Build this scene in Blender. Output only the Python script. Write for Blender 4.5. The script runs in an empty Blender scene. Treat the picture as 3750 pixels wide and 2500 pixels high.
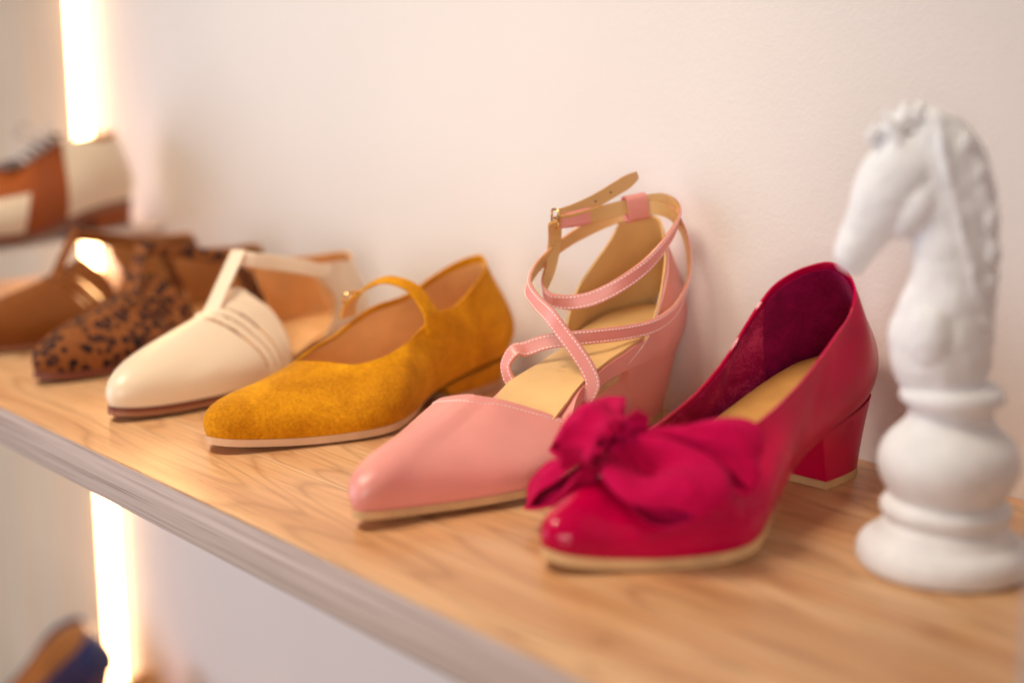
import bpy, bmesh, math, random
import numpy as np
from mathutils import Vector, Matrix, noise as mnoise

random.seed(7)
rng = np.random.default_rng(7)
scene = bpy.context.scene
R = math.radians

# ------------------------------------------------------------------ camera
cam_data = bpy.data.cameras.new("camera")
cam_data.sensor_width = 36.0
cam_data.lens = 50.0
cam_data.clip_start = 0.01
cam_data.clip_end = 60.0
cam_data.dof.use_dof = True
cam_data.dof.focus_distance = 0.965
cam_data.dof.aperture_fstop = 2.0
cam_data.dof.aperture_blades = 9
cam = bpy.data.objects.new("camera", cam_data)
scene.collection.objects.link(cam)
r_ = Vector((0.65241589, 0.75785250, -0.00362033))
u_ = Vector((-0.14674045, 0.13100887, 0.98046107))
f_ = Vector((-0.74351917, 0.63913713, -0.19667989))
M = Matrix(((r_.x, u_.x, -f_.x, 0.0), (r_.y, u_.y, -f_.y, -0.79685681),
            (r_.z, u_.z, -f_.z, 0.27253661), (0, 0, 0, 1)))
cam.matrix_world = M
scene.camera = cam

# ------------------------------------------------------------------ world, lamps, exposure
world = bpy.data.worlds.new("World")
scene.world = world
world.use_nodes = True
bg = world.node_tree.nodes["Background"]
bg.inputs[0].default_value = (1.0, 0.90, 0.82, 1)
bg.inputs[1].default_value = 0.12


def area(name, loc, target, sx, sy, power, col, spread=180):
    l = bpy.data.lights.new(name, 'AREA')
    l.shape = 'RECTANGLE'
    l.size, l.size_y = sx, sy
    l.energy = power
    l.color = col
    l.spread = R(spread)
    o = bpy.data.objects.new(name, l)
    scene.collection.objects.link(o)
    o.location = loc
    o.rotation_euler = (Vector(target) - Vector(loc)).to_track_quat('-Z', 'Y').to_euler()
    return o


area("window_light", (-2.2, -2.1, -0.05), (-1.05, -0.3, -0.1), 2.0, 1.8, 31, (0.80, 0.85, 1.0))
area("ceiling_light", (-1.0, -1.0, 1.5), (-0.92, -0.2, 0.0), 0.9, 0.4, 5.2, (1.0, 0.86, 0.69), 75)
area("room_light", (0.95, -2.0, 0.30), (-0.95, -0.2, -0.05), 1.1, 0.9, 2.4, (1.0, 0.92, 0.84), 52)

vs = scene.view_settings
vs.view_transform = 'Standard'
vs.look = 'None'
vs.gamma = 1.0
vs.exposure = 0.05
vs.use_curve_mapping = False


# ------------------------------------------------------------------ materials
class NB:
    """small helper around a node tree"""
    def __init__(s, name):
        s.m = bpy.data.materials.new(name)
        s.m.use_nodes = True
        s.t = s.m.node_tree
        s.b = s.t.nodes["Principled BSDF"]

    def n(s, typ, **kw):
        x = s.t.nodes.new(typ)
        for k, v in kw.items():
            if k.startswith('i_'):
                key = k[2:]
                key = int(key) if key.isdigit() else key.replace('_', ' ')
                x.inputs[key].default_value = v
            else:
                setattr(x, k, v)
        return x

    def l(s, a, b):
        s.t.links.new(a, b)

    def coords(s, sc=(1, 1, 1), rot=(0, 0, 0)):
        c = s.n('ShaderNodeTexCoord')
        m = s.n('ShaderNodeMapping')
        m.inputs['Scale'].default_value = sc
        m.inputs['Rotation'].default_value = rot
        s.l(c.outputs['Object'], m.inputs['Vector'])
        return m.outputs['Vector']

    def noise(s, vec, scale, detail=2.0, rough=0.5, dist=0.0):
        n = s.n('ShaderNodeTexNoise')
        n.inputs['Scale'].default_value = scale
        n.inputs['Detail'].default_value = detail
        n.inputs['Roughness'].default_value = rough
        n.inputs['Distortion'].default_value = dist
        s.l(vec, n.inputs['Vector'])
        return n.outputs['Fac']

    def ramp(s, fac, stops):
        r = s.n('ShaderNodeValToRGB')
        e = r.color_ramp.elements
        while len(e) < len(stops):
            e.new(0.5)
        for k, (p, c) in enumerate(stops):
            e[k].position = p
            e[k].color = (*c, 1)
        s.l(fac, r.inputs['Fac'])
        return r.outputs['Color']

    def mix(s, fac, a, b, mode='MIX'):
        m = s.n('ShaderNodeMix', data_type='RGBA', blend_type=mode)
        for sock, v in ((m.inputs[0], fac), (m.inputs[6], a), (m.inputs[7], b)):
            if hasattr(v, 'is_linked') or hasattr(v, 'node'):
                s.l(v, sock)
            elif isinstance(v, (tuple, list)):
                sock.default_value = (*v, 1)
            else:
                sock.default_value = v
        return m.outputs[2]

    def math(s, op, a, b=None, c=None):
        m = s.n('ShaderNodeMath', operation=op)
        for i, v in enumerate((a, b, c)):
            if v is None:
                continue
            if hasattr(v, 'node'):
                s.l(v, m.inputs[i])
            else:
                m.inputs[i].default_value = v
        return m.outputs[0]

    def bump(s, h, strength, dist=0.001):
        b = s.n('ShaderNodeBump')
        b.inputs['Strength'].default_value = strength
        b.inputs['Distance'].default_value = dist
        s.l(h, b.inputs['Height'])
        s.l(b.outputs['Normal'], s.b.inputs['Normal'])

    def color(s, c):
        if hasattr(c, 'node'):
            s.l(c, s.b.inputs['Base Color'])
        else:
            s.b.inputs['Base Color'].default_value = (*c, 1)

    def set(s, **kw):
        for k, v in kw.items():
            s.b.inputs[k.replace('_', ' ')].default_value = v


def hexlin(r, g, b):
    f = lambda c: (c / 255 / 12.92) if c / 255 <= 0.04045 else ((c / 255 + 0.055) / 1.055) ** 2.4
    return (f(r), f(g), f(b))


def leather(name, col, rough=0.4, var=0.10, grain=900, bump=0.12, coat=0.0, spec=0.5, big=18, tint=(1, 1, 1)):
    b = NB(name)
    v = b.coords()
    n = b.noise(v, big, 3)
    dark = tuple(c * (1 - var) for c in col)
    lite = tuple(min(1, c * (1 + var)) for c in col)
    b.color(b.ramp(n, [(0.3, dark), (0.7, lite)]))
    g1 = b.noise(v, grain, 3, 0.6)
    g2 = b.noise(v, 90, 2)
    h = b.math('ADD', g1, b.math('MULTIPLY', g2, 0.7))
    b.bump(h, bump, 0.0006)
    rr = b.math('MULTIPLY_ADD', n, 0.12, rough - 0.06)
    b.l(rr, b.b.inputs['Roughness'])
    b.set(Coat_Weight=coat, Coat_Roughness=0.07, Specular_IOR_Level=spec)
    b.b.inputs['Specular Tint'].default_value = (*tint, 1)
    return b.m


def suede(name, dark, mid, lite, sheen_col, sheen=0.45, scale=26, fine=420, bump=0.7):
    b = NB(name)
    v = b.coords()
    n = b.noise(v, scale, 5, 0.62, 0.6)
    f = b.noise(v, fine, 3, 0.7)
    s = b.math('ADD', b.math('MULTIPLY', n, 0.58), b.math('MULTIPLY', f, 0.42))
    b.color(b.ramp(s, [(0.36, dark), (0.5, mid), (0.64, lite)]))
    h = b.math('ADD', f, b.math('MULTIPLY', b.noise(v, fine * 0.4, 2), 0.5))
    b.bump(h, bump, 0.0009)
    b.set(Roughness=0.92, Specular_IOR_Level=0.12, Sheen_Weight=sheen, Sheen_Roughness=0.45)
    b.b.inputs['Sheen Tint'].default_value = (*sheen_col, 1)
    return b.m


def leopard(name):
    b = NB(name)
    v = b.coords((1.0, 1.15, 1.0))
    nn = b.n('ShaderNodeTexNoise')
    nn.inputs['Scale'].default_value = 75
    nn.inputs['Detail'].default_value = 2
    b.l(v, nn.inputs['Vector'])
    sub = b.n('ShaderNodeVectorMath', operation='MULTIPLY_ADD')
    b.l(nn.outputs['Color'], sub.inputs[0])
    sub.inputs[1].default_value = (0.009, 0.009, 0.009)
    b.l(v, sub.inputs[2])
    vo = b.n('ShaderNodeTexVoronoi')
    vo.inputs['Scale'].default_value = 98
    vo.inputs['Randomness'].default_value = 0.75
    b.l(sub.outputs[0], vo.inputs['Vector'])
    d = vo.outputs['Distance']
    ring = b.math('MULTIPLY', b.math('SMOOTH_MIN', b.math('GREATER_THAN', d, 0.26), 1.0, 0.01),
                  b.math('LESS_THAN', d, 0.50))
    core = b.math('LESS_THAN', d, 0.26)
    gap = b.noise(v, 130, 2)
    ring = b.math('MULTIPLY', ring, b.math('GREATER_THAN', gap, 0.37))
    hair = b.noise(b.coords((120, 900, 900)), 1.0, 3)
    base = b.ramp(hair, [(0.3, (0.16, 0.046, 0.012)), (0.7, (0.30, 0.100, 0.026))])
    c1 = b.mix(core, base, (0.115, 0.034, 0.014))
    c2 = b.mix(ring, c1, (0.012, 0.007, 0.010))
    b.color(c2)
    b.bump(hair, 0.3, 0.0006)
    b.set(Roughness=0.65, Sheen_Weight=0.0, Specular_IOR_Level=0.15)
    return b.m


def wood_top():
    b = NB("shelf_wood")
    c = b.n('ShaderNodeTexCoord')
    sep = b.n('ShaderNodeSeparateXYZ')
    b.l(c.outputs['Object'], sep.inputs[0])
    x, y, z = sep.outputs
    pl = b.math('FLOOR', b.math('DIVIDE', b.math('ADD', y, 0.012), 0.098))
    wn = b.n('ShaderNodeTexWhiteNoise', noise_dimensions='1D')
    b.l(pl, wn.inputs['W'])
    rnd = wn.outputs['Value']
    comb = b.n('ShaderNodeCombineXYZ')
    b.l(b.math('ADD', b.math('MULTIPLY', x, 2.7), b.math('MULTIPLY', rnd, 37.0)), comb.inputs[0])
    b.l(b.math('MULTIPLY', y, 17.0), comb.inputs[1])
    b.l(b.math('MULTIPLY', rnd, 11.0), comb.inputs[2])
    v = comb.outputs[0]
    n1 = b.noise(v, 1.0, 1.2, 0.35, 0.15)
    iso = b.math('FRACT', b.math('MULTIPLY', n1, 12.0))
    ringd = b.math('ABSOLUTE', b.math('SUBTRACT', iso, 0.5))       # 0 at the ring line
    line = b.math('SUBTRACT', 1.0, b.math('MINIMUM', b.math('MULTIPLY', ringd, 4.0), 1.0))
    line = b.math('POWER', line, 1.6)
    comb2 = b.n('ShaderNodeCombineXYZ')
    b.l(b.math('ADD', b.math('MULTIPLY', x, 9.0), b.math('MULTIPLY', rnd, 17.0)), comb2.inputs[0])
    b.l(b.math('MULTIPLY', y, 420.0), comb2.inputs[1])
    fib = b.noise(comb2.outputs[0], 1.0, 3.0, 0.6)
    comb3 = b.n('ShaderNodeCombineXYZ')
    b.l(b.math('ADD', b.math('MULTIPLY', x, 1.6), b.math('MULTIPLY', rnd, 5.0)), comb3.inputs[0])
    b.l(b.math('MULTIPLY', y, 34.0), comb3.inputs[1])
    band = b.noise(comb3.outputs[0], 1.0, 3.0, 0.5)
    base = b.ramp(band, [(0.28, (0.56, 0.265, 0.112)), (0.5, (0.71, 0.380, 0.175)), (0.72, (0.82, 0.520, 0.275))])
    base = b.mix(b.math('MULTIPLY', line, 0.50), base, (0.38, 0.16, 0.058))
    base = b.mix(b.math('MULTIPLY', b.math('GREATER_THAN', fib, 0.56), 0.34), base, (0.33, 0.15, 0.06))
    tone = b.math('MULTIPLY_ADD', rnd, 0.20, 0.90)
    tc = b.n('ShaderNodeCombineColor')
    for k in range(3):
        b.l(tone, tc.inputs[k])
    base = b.mix(1.0, base, tc.outputs[0], 'MULTIPLY')
    # thin joint between the lamellae
    fr = b.math('FRACT', b.math('DIVIDE', b.math('ADD', y, 0.012), 0.098))
    joint = b.math('LESS_THAN', b.math('MINIMUM', fr, b.math('SUBTRACT', 1.0, fr)), 0.010)
    base = b.mix(b.math('MULTIPLY', joint, 0.55), base, (0.74, 0.50, 0.30))
    b.color(base)
    b.bump(b.math('ADD', b.math('MULTIPLY', fib, 0.6), b.math('MULTIPLY', line, -0.4)), 0.10, 0.0005)
    b.l(b.math('MULTIPLY_ADD', band, 0.12, 0.24), b.b.inputs['Roughness'])
    b.set(Specular_IOR_Level=0.5)
    return b.m


def wood_edge():
    b = NB("edge_band_wood")
    n = b.noise(b.coords((2.0, 1.0, 330.0)), 1.0, 4.0, 0.62, 0.3)
    f = b.noise(b.coords((7, 1.0, 900.0)), 1.0, 3.0, 0.65)
    w = b.noise(b.coords((0.8, 1.0, 60.0)), 1.0, 2.0, 0.5)
    s = b.math('ADD', b.math('MULTIPLY', n, 0.36), b.math('ADD', b.math('MULTIPLY', f, 0.48), b.math('MULTIPLY', w, 0.16)))
    b.color(b.ramp(s, [(0.38, (0.21, 0.120, 0.085)), (0.46, (0.42, 0.295, 0.235)), (0.60, (0.53, 0.395, 0.33))]))
    b.bump(s, 0.25, 0.0006)
    b.set(Roughness=0.45)
    return b.m


def plaster():
    b = NB("wall_plaster")
    v = b.coords()
    n1 = b.noise(v, 330, 3, 0.6)
    n2 = b.noise(v, 120, 2, 0.5)
    big = b.noise(v, 4, 2)
    b.color(b.ramp(big, [(0.3, (0.745, 0.69, 0.655)), (0.7, (0.77, 0.715, 0.675))]))
    b.bump(b.math('ADD', n1, n2), 0.30, 0.0010)
    b.set(Roughness=0.7, Specular_IOR_Level=0.3)
    return b.m


def plain(name, col, rough=0.5, var=0.05, scale=40, bump=0.05, metallic=0.0):
    b = NB(name)
    v = b.coords()
    n = b.noise(v, scale, 3)
    b.color(b.ramp(n, [(0.3, tuple(c * (1 - var) for c in col)), (0.7, tuple(min(1, c * (1 + var)) for c in col))]))
    b.bump(b.noise(v, scale * 12, 2), bump, 0.0006)
    b.set(Roughness=rough, Metallic=metallic)
    return b.m


def emitter(name, col, strength):
    b = NB(name)
    b.color((0.8, 0.8, 0.8))
    b.b.inputs['Emission Color'].default_value = (*col, 1)
    b.b.inputs['Emission Strength'].default_value = strength
    return b.m


MAT = dict(
    wood=wood_top(), edge=wood_edge(), wall=plaster(),
    panel=plain("panel_paint", (0.76, 0.58, 0.41), 0.6, 0.05, 6),
    led=emitter("led_diffuser", (1.0, 0.54, 0.21), 25.0),
    led_body=plain("led_profile", (0.82, 0.78, 0.72), 0.5),
    suede=suede("mustard_suede", (0.42, 0.145, 0.003), (0.60, 0.235, 0.005), (0.78, 0.350, 0.010), (1.0, 0.65, 0.12), 0.25),
    tan_lining=leather("tan_lining", (0.74, 0.40, 0.155), 0.55, 0.16, 500, 0.2),
    dark_lining=leather('dark_lining', (0.48, 0.21, 0.065), 0.6, 0.16, 500, 0.2, 0, 0.2),
    pink=leather("pink_leather", (0.76, 0.275, 0.235), 0.42, 0.06, 650, 0.34, 0, 0.9),
    straw=leather("straw_lining", (0.70, 0.43, 0.17), 0.5, 0.10, 500, 0.2),
    tan_sole=plain("tan_sole", (0.60, 0.36, 0.17), 0.5, 0.12, 60),
    pale_sole=plain("pale_sole", (0.62, 0.38, 0.22), 0.45, 0.08, 60),
    brown_sole=plain("brown_sole", (0.30, 0.115, 0.055), 0.45, 0.12, 60),
    welt=plain("dark_welt", (0.16, 0.035, 0.016), 0.45, 0.1, 60),
    raw_edge=plain("raw_edge", (0.50, 0.25, 0.055), 0.8, 0.25, 500),
    thread=plain("pink_thread", (0.95, 0.80, 0.76), 0.7, 0.05),
    gold=plain("gold_metal", (0.85, 0.55, 0.22), 0.22, 0.03, 40, 0.02, 1.0),
    red=leather("cerise_leather", (0.50, 0.0006, 0.048), 0.30, 0.18, 700, 0.08, 0.40, 0.06, 22, (1.0, 0.28, 0.40)),
    red_in=suede("cerise_lining", (0.20, 0.001, 0.034), (0.32, 0.002, 0.060), (0.60, 0.05, 0.14), (1.0, 0.2, 0.3), 0.3, 40, 600, 0.7),
    red_patch=suede('heel_grip', (0.17, 0.001, 0.036), (0.24, 0.001, 0.055), (0.34, 0.004, 0.085), (1.0, 0.2, 0.4), 0.2, 60, 500, 1.0),
    sock=leather('tan_sock', (0.62, 0.31, 0.085), 0.5, 0.22, 400, 0.35, 0, 0.3, 30),
    bow=suede("cerise_bow", (0.42, 0.0008, 0.050), (0.48, 0.001, 0.060), (0.54, 0.0014, 0.072), (1.0, 0.12, 0.40), 0.12, 20, 1200, 0.12),
    cream=leather("cream_leather", (0.80, 0.64, 0.46), 0.36, 0.03, 900, 0.06),
    leopard=leopard("leopard_hair"),
    brown=leather("brown_leather", (0.20, 0.058, 0.010), 0.5, 0.12, 900, 0.10, 0, 0.15),
    rust=leather("rust_leather", (0.31, 0.068, 0.010), 0.5, 0.12, 900, 0.10, 0, 0.2),
    lace=plain("lace_fabric", (0.62, 0.52, 0.46), 0.9, 0.35, 260),
    tongue=leather("dark_tongue", (0.10, 0.06, 0.05), 0.5),
    blue=leather("blue_leather", (0.006, 0.030, 0.17), 0.4, 0.2, 900, 0.1),
    white=plain("white_resin", (0.83, 0.835, 0.85), 0.75, 0.06, 60, 0.35),
    riser=plain("riser_white", (0.74, 0.66, 0.60), 0.4, 0.03, 20),
    grey_panel=plain('grey_panel', (0.42, 0.36, 0.34), 0.6, 0.03, 20),
    hole=plain("dark_hole", (0.05, 0.02, 0.008), 0.9),
)


# ------------------------------------------------------------------ object helpers
def link_mesh(name, verts, faces, mat, parent=None, smooth=True, angle=40, mats=None, fmat=None):
    me = bpy.data.meshes.new(name)
    me.from_pydata([tuple(map(float, v)) for v in verts], [], faces)
    if mats:
        for m in mats:
            me.materials.append(m)
        if fmat is not None:
            me.polygons.foreach_set('material_index', fmat)
    else:
        me.materials.append(mat)
    bm = bmesh.new()
    bm.from_mesh(me)
    bmesh.ops.recalc_face_normals(bm, faces=bm.faces)
    bm.to_mesh(me)
    bm.free()
    if smooth:
        me.polygons.foreach_set('use_smooth', [True] * len(me.polygons))
        me.set_sharp_from_angle(angle=R(angle))
    me.update()
    o = bpy.data.objects.new(name, me)
    scene.collection.objects.link(o)
    if parent:
        o.parent = parent
    return o


def thing(name, label, cat, loc=(0, 0, 0), rotz=0.0, group=None):
    o = bpy.data.objects.new(name, None)
    scene.collection.objects.link(o)
    o.empty_display_size = 0.05
    o.location = loc
    o.rotation_euler = (0, 0, rotz)
    o['label'] = label
    o['category'] = cat
    if group:
        o['group'] = group
    return o


def tag(o, label, cat, group=None):
    o['label'] = label
    o['category'] = cat
    if group:
        o['group'] = group
    return o


def crom(P, n, closed=False):
    """Catmull-Rom through rows of P (any width), n samples per segment."""
    P = np.asarray(P, float)
    if P.ndim == 1:
        P = P[:, None]
    m = len(P)
    if closed:
        Q = np.vstack([P[-1], P, P[0], P[1]])
        segs = m
    else:
        Q = np.vstack([2 * P[0] - P[1], P, 2 * P[-1] - P[-2]])
        segs = m - 1
    t = np.linspace(0, 1, n, endpoint=False)[:, None]
    out = []
    for i in range(segs):
        p0, p1, p2, p3 = Q[i], Q[i + 1], Q[i + 2], Q[i + 3]
        out.append(0.5 * (2 * p1 + (p2 - p0) * t + (2 * p0 - 5 * p1 + 4 * p2 - p3) * t ** 2
                          + (3 * p1 - p0 - 3 * p2 + p3) * t ** 3))
    out = np.vstack(out)
    if not closed:
        out = np.vstack([out, P[-1]])
    return out


def unit(v):
    v = np.asarray(v, float)
    return v / np.maximum(np.linalg.norm(v, axis=-1, keepdims=True), 1e-12)


def grid_normals(G, closed):
    if closed:
        du = np.roll(G, -1, 0) - np.roll(G, 1, 0)
    else:
        du = np.gradient(G, axis=0)
    dv = np.gradient(G, axis=1)
    return unit(np.cross(du, dv))


def grid_faces(nu, nv, closed, off=0, flip=False):
    F = []
    for i in range(nu if closed else nu - 1):
        k = (i + 1) % nu
        for j in range(nv - 1):
            q = [off + i * nv + j, off + k * nv + j, off + k * nv + j + 1, off + i * nv + j + 1]
            F.append(q[::-1] if flip else q)
    return F


def solid_grid(name, G, thick, mat, parent, closed=False, shift=0.0, flipn=False, skip=None, mats=None, angle=50):
    """outer skin G (nu,nv,3) thickened inwards along its normals, with a closed rim"""
    nu, nv = G.shape[:2]
    N = grid_normals(G, closed)
    if flipn:
        N = -N
    O = G - N * shift
    I = G - N * (shift + thick)
    verts = np.vstack([O.reshape(-1, 3), I.reshape(-1, 3)])
    n0 = nu * nv
    keep = np.ones((nu if closed else nu - 1, nv - 1), bool)
    if skip is not None:
        keep &= ~skip
    F, fm = [], []
    ni = keep.shape[0]

    def vid(i, j, inner):
        return (n0 if inner else 0) + (i % nu) * nv + j
    for i in range(ni):
        for j in range(nv - 1):
            if not keep[i, j]:
                continue
            F.append([vid(i, j, 0), vid(i + 1, j, 0), vid(i + 1, j + 1, 0), vid(i, j + 1, 0)]); fm.append(0)
            F.append([vid(i, j, 1), vid(i, j + 1, 1), vid(i + 1, j + 1, 1), vid(i + 1, j, 1)]); fm.append(1)
            for (di, dj, a, b_) in ((-1, 0, (i, j), (i, j + 1)), (1, 0, (i + 1, j + 1), (i + 1, j)),
                                    (0, -1, (i + 1, j), (i, j)), (0, 1, (i, j + 1), (i + 1, j + 1))):
                ii, jj = i + di, j + dj
                if closed:
                    ii %= ni
                if 0 <= ii < ni and 0 <= jj < nv - 1 and keep[ii, jj]:
                    continue
                F.append([vid(*a, 0), vid(*b_, 0), vid(*b_, 1), vid(*a, 1)]); fm.append(1)
    if mats:
        return link_mesh(name, verts, F, None, parent, angle=angle, mats=mats, fmat=fm)
    return link_mesh(name, verts, F, mat, parent, angle=angle)


# ------------------------------------------------------------------ shoe building
class Foot:
    """plan of a shoe in its own frame: x runs heel to toe, y across, z up; rows (x, y_near, y_far, z)"""
    def __init__(s, rows):
        s.t = np.array(rows, float)
        s.n = len(rows)

    def loop_ctrl(s):
        t = s.t
        near = [(r[0], r[1], r[3]) for r in t]
        far = [(r[0], r[2], r[3]) for r in t[-2:0:-1]]
        return np.array(near + far)

    def at(s, k):
        """point of the feather line; k runs 0 (toe) .. n-1 (heel) on the near side, negative on the far side"""
        L = s.loop_ctrl()
        m = len(L)
        k = k % m
        i = int(math.floor(k))
        f = k - i
        p = [L[(i + d) % m] for d in (-1, 0, 1, 2)]
        return 0.5 * (2 * p[1] + (p[2] - p[0]) * f + (2 * p[0] - 5 * p[1] + 4 * p[2] - p[3]) * f * f
                      + (3 * p[1] - p[0] - 3 * p[2] + p[3]) * f ** 3)

    def out(s, k):
        d = s.at(k + 0.05) - s.at(k - 0.05)
        # loop goes toe -> near (+y) -> heel (-x): outward is to the left of travel seen from above
        n = np.array([-d[1], d[0], 0.0])
        c = s.at(k)
        n = unit(n)
        ctr = np.array([s.t[:, 0].mean(), (s.t[:, 1] + s.t[:, 2]).mean() / 2, 0])
        # the plan is nearly convex: make sure it points away from the middle line
        mid = np.array([np.clip(c[0], s.t[-3, 0], s.t[2, 0]), 0, 0])
        if np.dot(n[:2], (c - mid)[:2]) < 0:
            n = -n
        return n


def shell_grid(foot, cols, closed, nseg=6, nv=22, lift=0.0):
    """cols: (k, T, l0, l1, k0, k1). Rib = bezier from the feather line at k up to the edge point T."""
    C = np.array([[*foot.at(c[0]), *c[1], *foot.out(c[0]), *c[2:6]] for c in cols], float)
    S = crom(C, nseg, closed)
    F, T, N = S[:, 0:3].copy(), S[:, 3:6], unit(S[:, 6:9])
    F[:, 2] += lift
    l0, l1, k0, k1 = (S[:, 9 + i:10 + i] for i in range(4))
    up = np.array([[0, 0, 1.0]])
    D = T - F
    L = np.linalg.norm(D, axis=1, keepdims=True)
    H = D * np.array([[1, 1, 0]])
    hl = np.linalg.norm(H, axis=1, keepdims=True)
    w = np.clip(hl / (0.35 * L + 1e-6), 0, 1)
    h = unit(unit(H) * w - N * (1 - w))
    c1 = F + k0 * L * unit(up + N * l0)
    c2 = T - k1 * L * unit(up + h * l1)
    t = np.linspace(0, 1, nv)[None, :, None]
    G = ((1 - t) ** 3 * F[:, None] + 3 * (1 - t) ** 2 * t * c1[:, None]
         + 3 * (1 - t) * t * t * c2[:, None] + t ** 3 * T[:, None])
    return G


def outward(G, closed):
    """normals sign: True when the computed normal points inwards"""
    N = grid_normals(G, closed)
    c = G.reshape(-1, 3).mean(0)
    s = ((G - c) * N)[:, 1:G.shape[1] // 2].sum()
    return s < 0


def slab(name, foot, mat, parent, top, bot, outset=0.0, k_from=0, k_to=None, nseg=5, nc=9, dome=0.0, ztop=None, zbot=None):
    """plate following the plan of the foot between two heights measured from its feather line"""
    n = foot.n
    k_to = n - 1 if k_to is None else k_to
    m = int((k_to - k_from) * nseg) + 1
    ks = np.linspace(k_from, k_to, m)
    oo = outset if callable(outset) else (lambda k: outset)
    near = np.array([foot.at(k) + oo(k) * foot.out(k) for k in ks])
    far = np.array([foot.at(-k) + oo(k) * foot.out(-k) for k in ks])
    c = np.linspace(0, 1, nc)
    top_v, bot_v = [], []
    for i, k in enumerate(ks):
        for s in c:
            p = near[i] * (1 - s) + far[i] * s
            e = (ztop(k, s, p) if ztop else top) + dome * (4 * s * (1 - s))
            d = zbot(k, s, p) if zbot else bot
            top_v.append(p + [0, 0, e])
            bot_v.append(p + [0, 0, d])
    V = np.vstack([top_v, bot_v])
    n0 = m * nc
    F = grid_faces(m, nc, False) + grid_faces(m, nc, False, n0, True)
    for i in range(m - 1):
        F.append([i * nc, n0 + i * nc, n0 + (i + 1) * nc, (i + 1) * nc])
        j = nc - 1
        F.append([i * nc + j, (i + 1) * nc + j, n0 + (i + 1) * nc + j, n0 + i * nc + j])
    for i in (0, m - 1):
        for j in range(nc - 1):
            F.append([i * nc + j, i * nc + j + 1, n0 + i * nc + j + 1, n0 + i * nc + j])
    o = link_mesh(name, V, F, mat, parent, angle=35)
    bm = bmesh.new()
    bm.from_mesh(o.data)
    bmesh.ops.remove_doubles(bm, verts=bm.verts, dist=1e-6)
    bmesh.ops.dissolve_degenerate(bm, edges=bm.edges, dist=1e-7)
    bmesh.ops.recalc_face_normals(bm, faces=bm.faces)
    bm.to_mesh(o.data)
    bm.free()
    o.data.polygons.foreach_set('use_smooth', [True] * len(o.data.polygons))
    o.data.set_sharp_from_angle(angle=R(35))
    return o


def heel_ring(xf, xb, yn, yf, z, n=28, ex=0.80):
    """D shaped outline: straight front at xf, rounded back at xb; z may be a function of x"""
    pts = []
    yc, hw = (yn + yf) / 2, (yn - yf) / 2
    ln = xf - xb
    for i in range(n):                       # round back from near front corner to far front corner
        a = math.pi * i / (n - 1)
        cx = math.copysign(abs(math.cos(a)) ** ex, math.cos(a))
        sx = abs(math.sin(a)) ** ex
        pts.append((xf - ln * sx, yc + hw * cx))
    for i in range(1, 6):
        s = i / 6
        pts.append((xf + 0.0, yc - hw + 2 * hw * s))
    zz = [z(p[0]) if callable(z) else z for p in pts]
    return np.array([(p[0], p[1], q) for p, q in zip(pts, zz)])


def loft(name, rings, mat, parent, sub=1, angle=40):
    """rings: list of equal length closed outlines, capped at both ends"""
    n = len(rings[0])
    V = np.vstack(rings)
    F = []
    for r in range(len(rings) - 1):
        for i in range(n):
            j = (i + 1) % n
            F.append([r * n + i, r * n + j, (r + 1) * n + j, (r + 1) * n + i])
    F.append(list(range(n))[::-1])
    F.append([(len(rings) - 1) * n + i for i in range(n)])
    return link_mesh(name, V, F, mat, parent, angle=angle)


def ribbon(name, pts, wdir, width, thick, mats, parent, n=10, ndir=None, taper=None, closed=False):
    """flat strap along pts; wdir per point = direction of its width; face 0 = outer side"""
    P = crom(np.hstack([np.asarray(pts, float), np.asarray(wdir, float)]), n, closed)
    C, Wd = P[:, :3], unit(P[:, 3:6])
    T = np.gradient(C, axis=0)
    if closed:
        T = np.roll(C, -1, 0) - np.roll(C, 1, 0)
    T = unit(T)
    Wd = unit(Wd - T * (Wd * T).sum(1, keepdims=True))
    N = np.cross(T, Wd)                       # outer side
    m = len(C)
    wv = np.full((m, 1), width) if taper is None else width * crom(np.asarray(taper, float), n, closed)
    prof = [(-0.5, -0.15), (-0.46, 0.38), (-0.3, 0.5), (0.3, 0.5), (0.46, 0.38), (0.5, -0.15), (0.48, -0.5), (-0.48, -0.5)]
    fm_p = [0, 0, 0, 0, 0, 2, 1, 2]
    k = len(prof)
    V = np.zeros((m, k, 3))
    for j, (a, b) in enumerate(prof):
        V[:, j] = C + Wd * wv * a + N * thick * b
    F, fm = [], []
    for i in range(m if closed else m - 1):
        i2 = (i + 1) % m
        for j in range(k):
            j2 = (j + 1) % k
            F.append([i * k + j, i2 * k + j, i2 * k + j2, i * k + j2]); fm.append(fm_p[j])
    if not closed:
        F.append(list(range(k))); fm.append(2)
        F.append([(m - 1) * k + j for j in range(k)][::-1]); fm.append(2)
    o = link_mesh(name, V.reshape(-1, 3), F, None, parent, mats=list(mats), fmat=fm, angle=50)
    return o, C, Wd, N, wv


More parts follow.
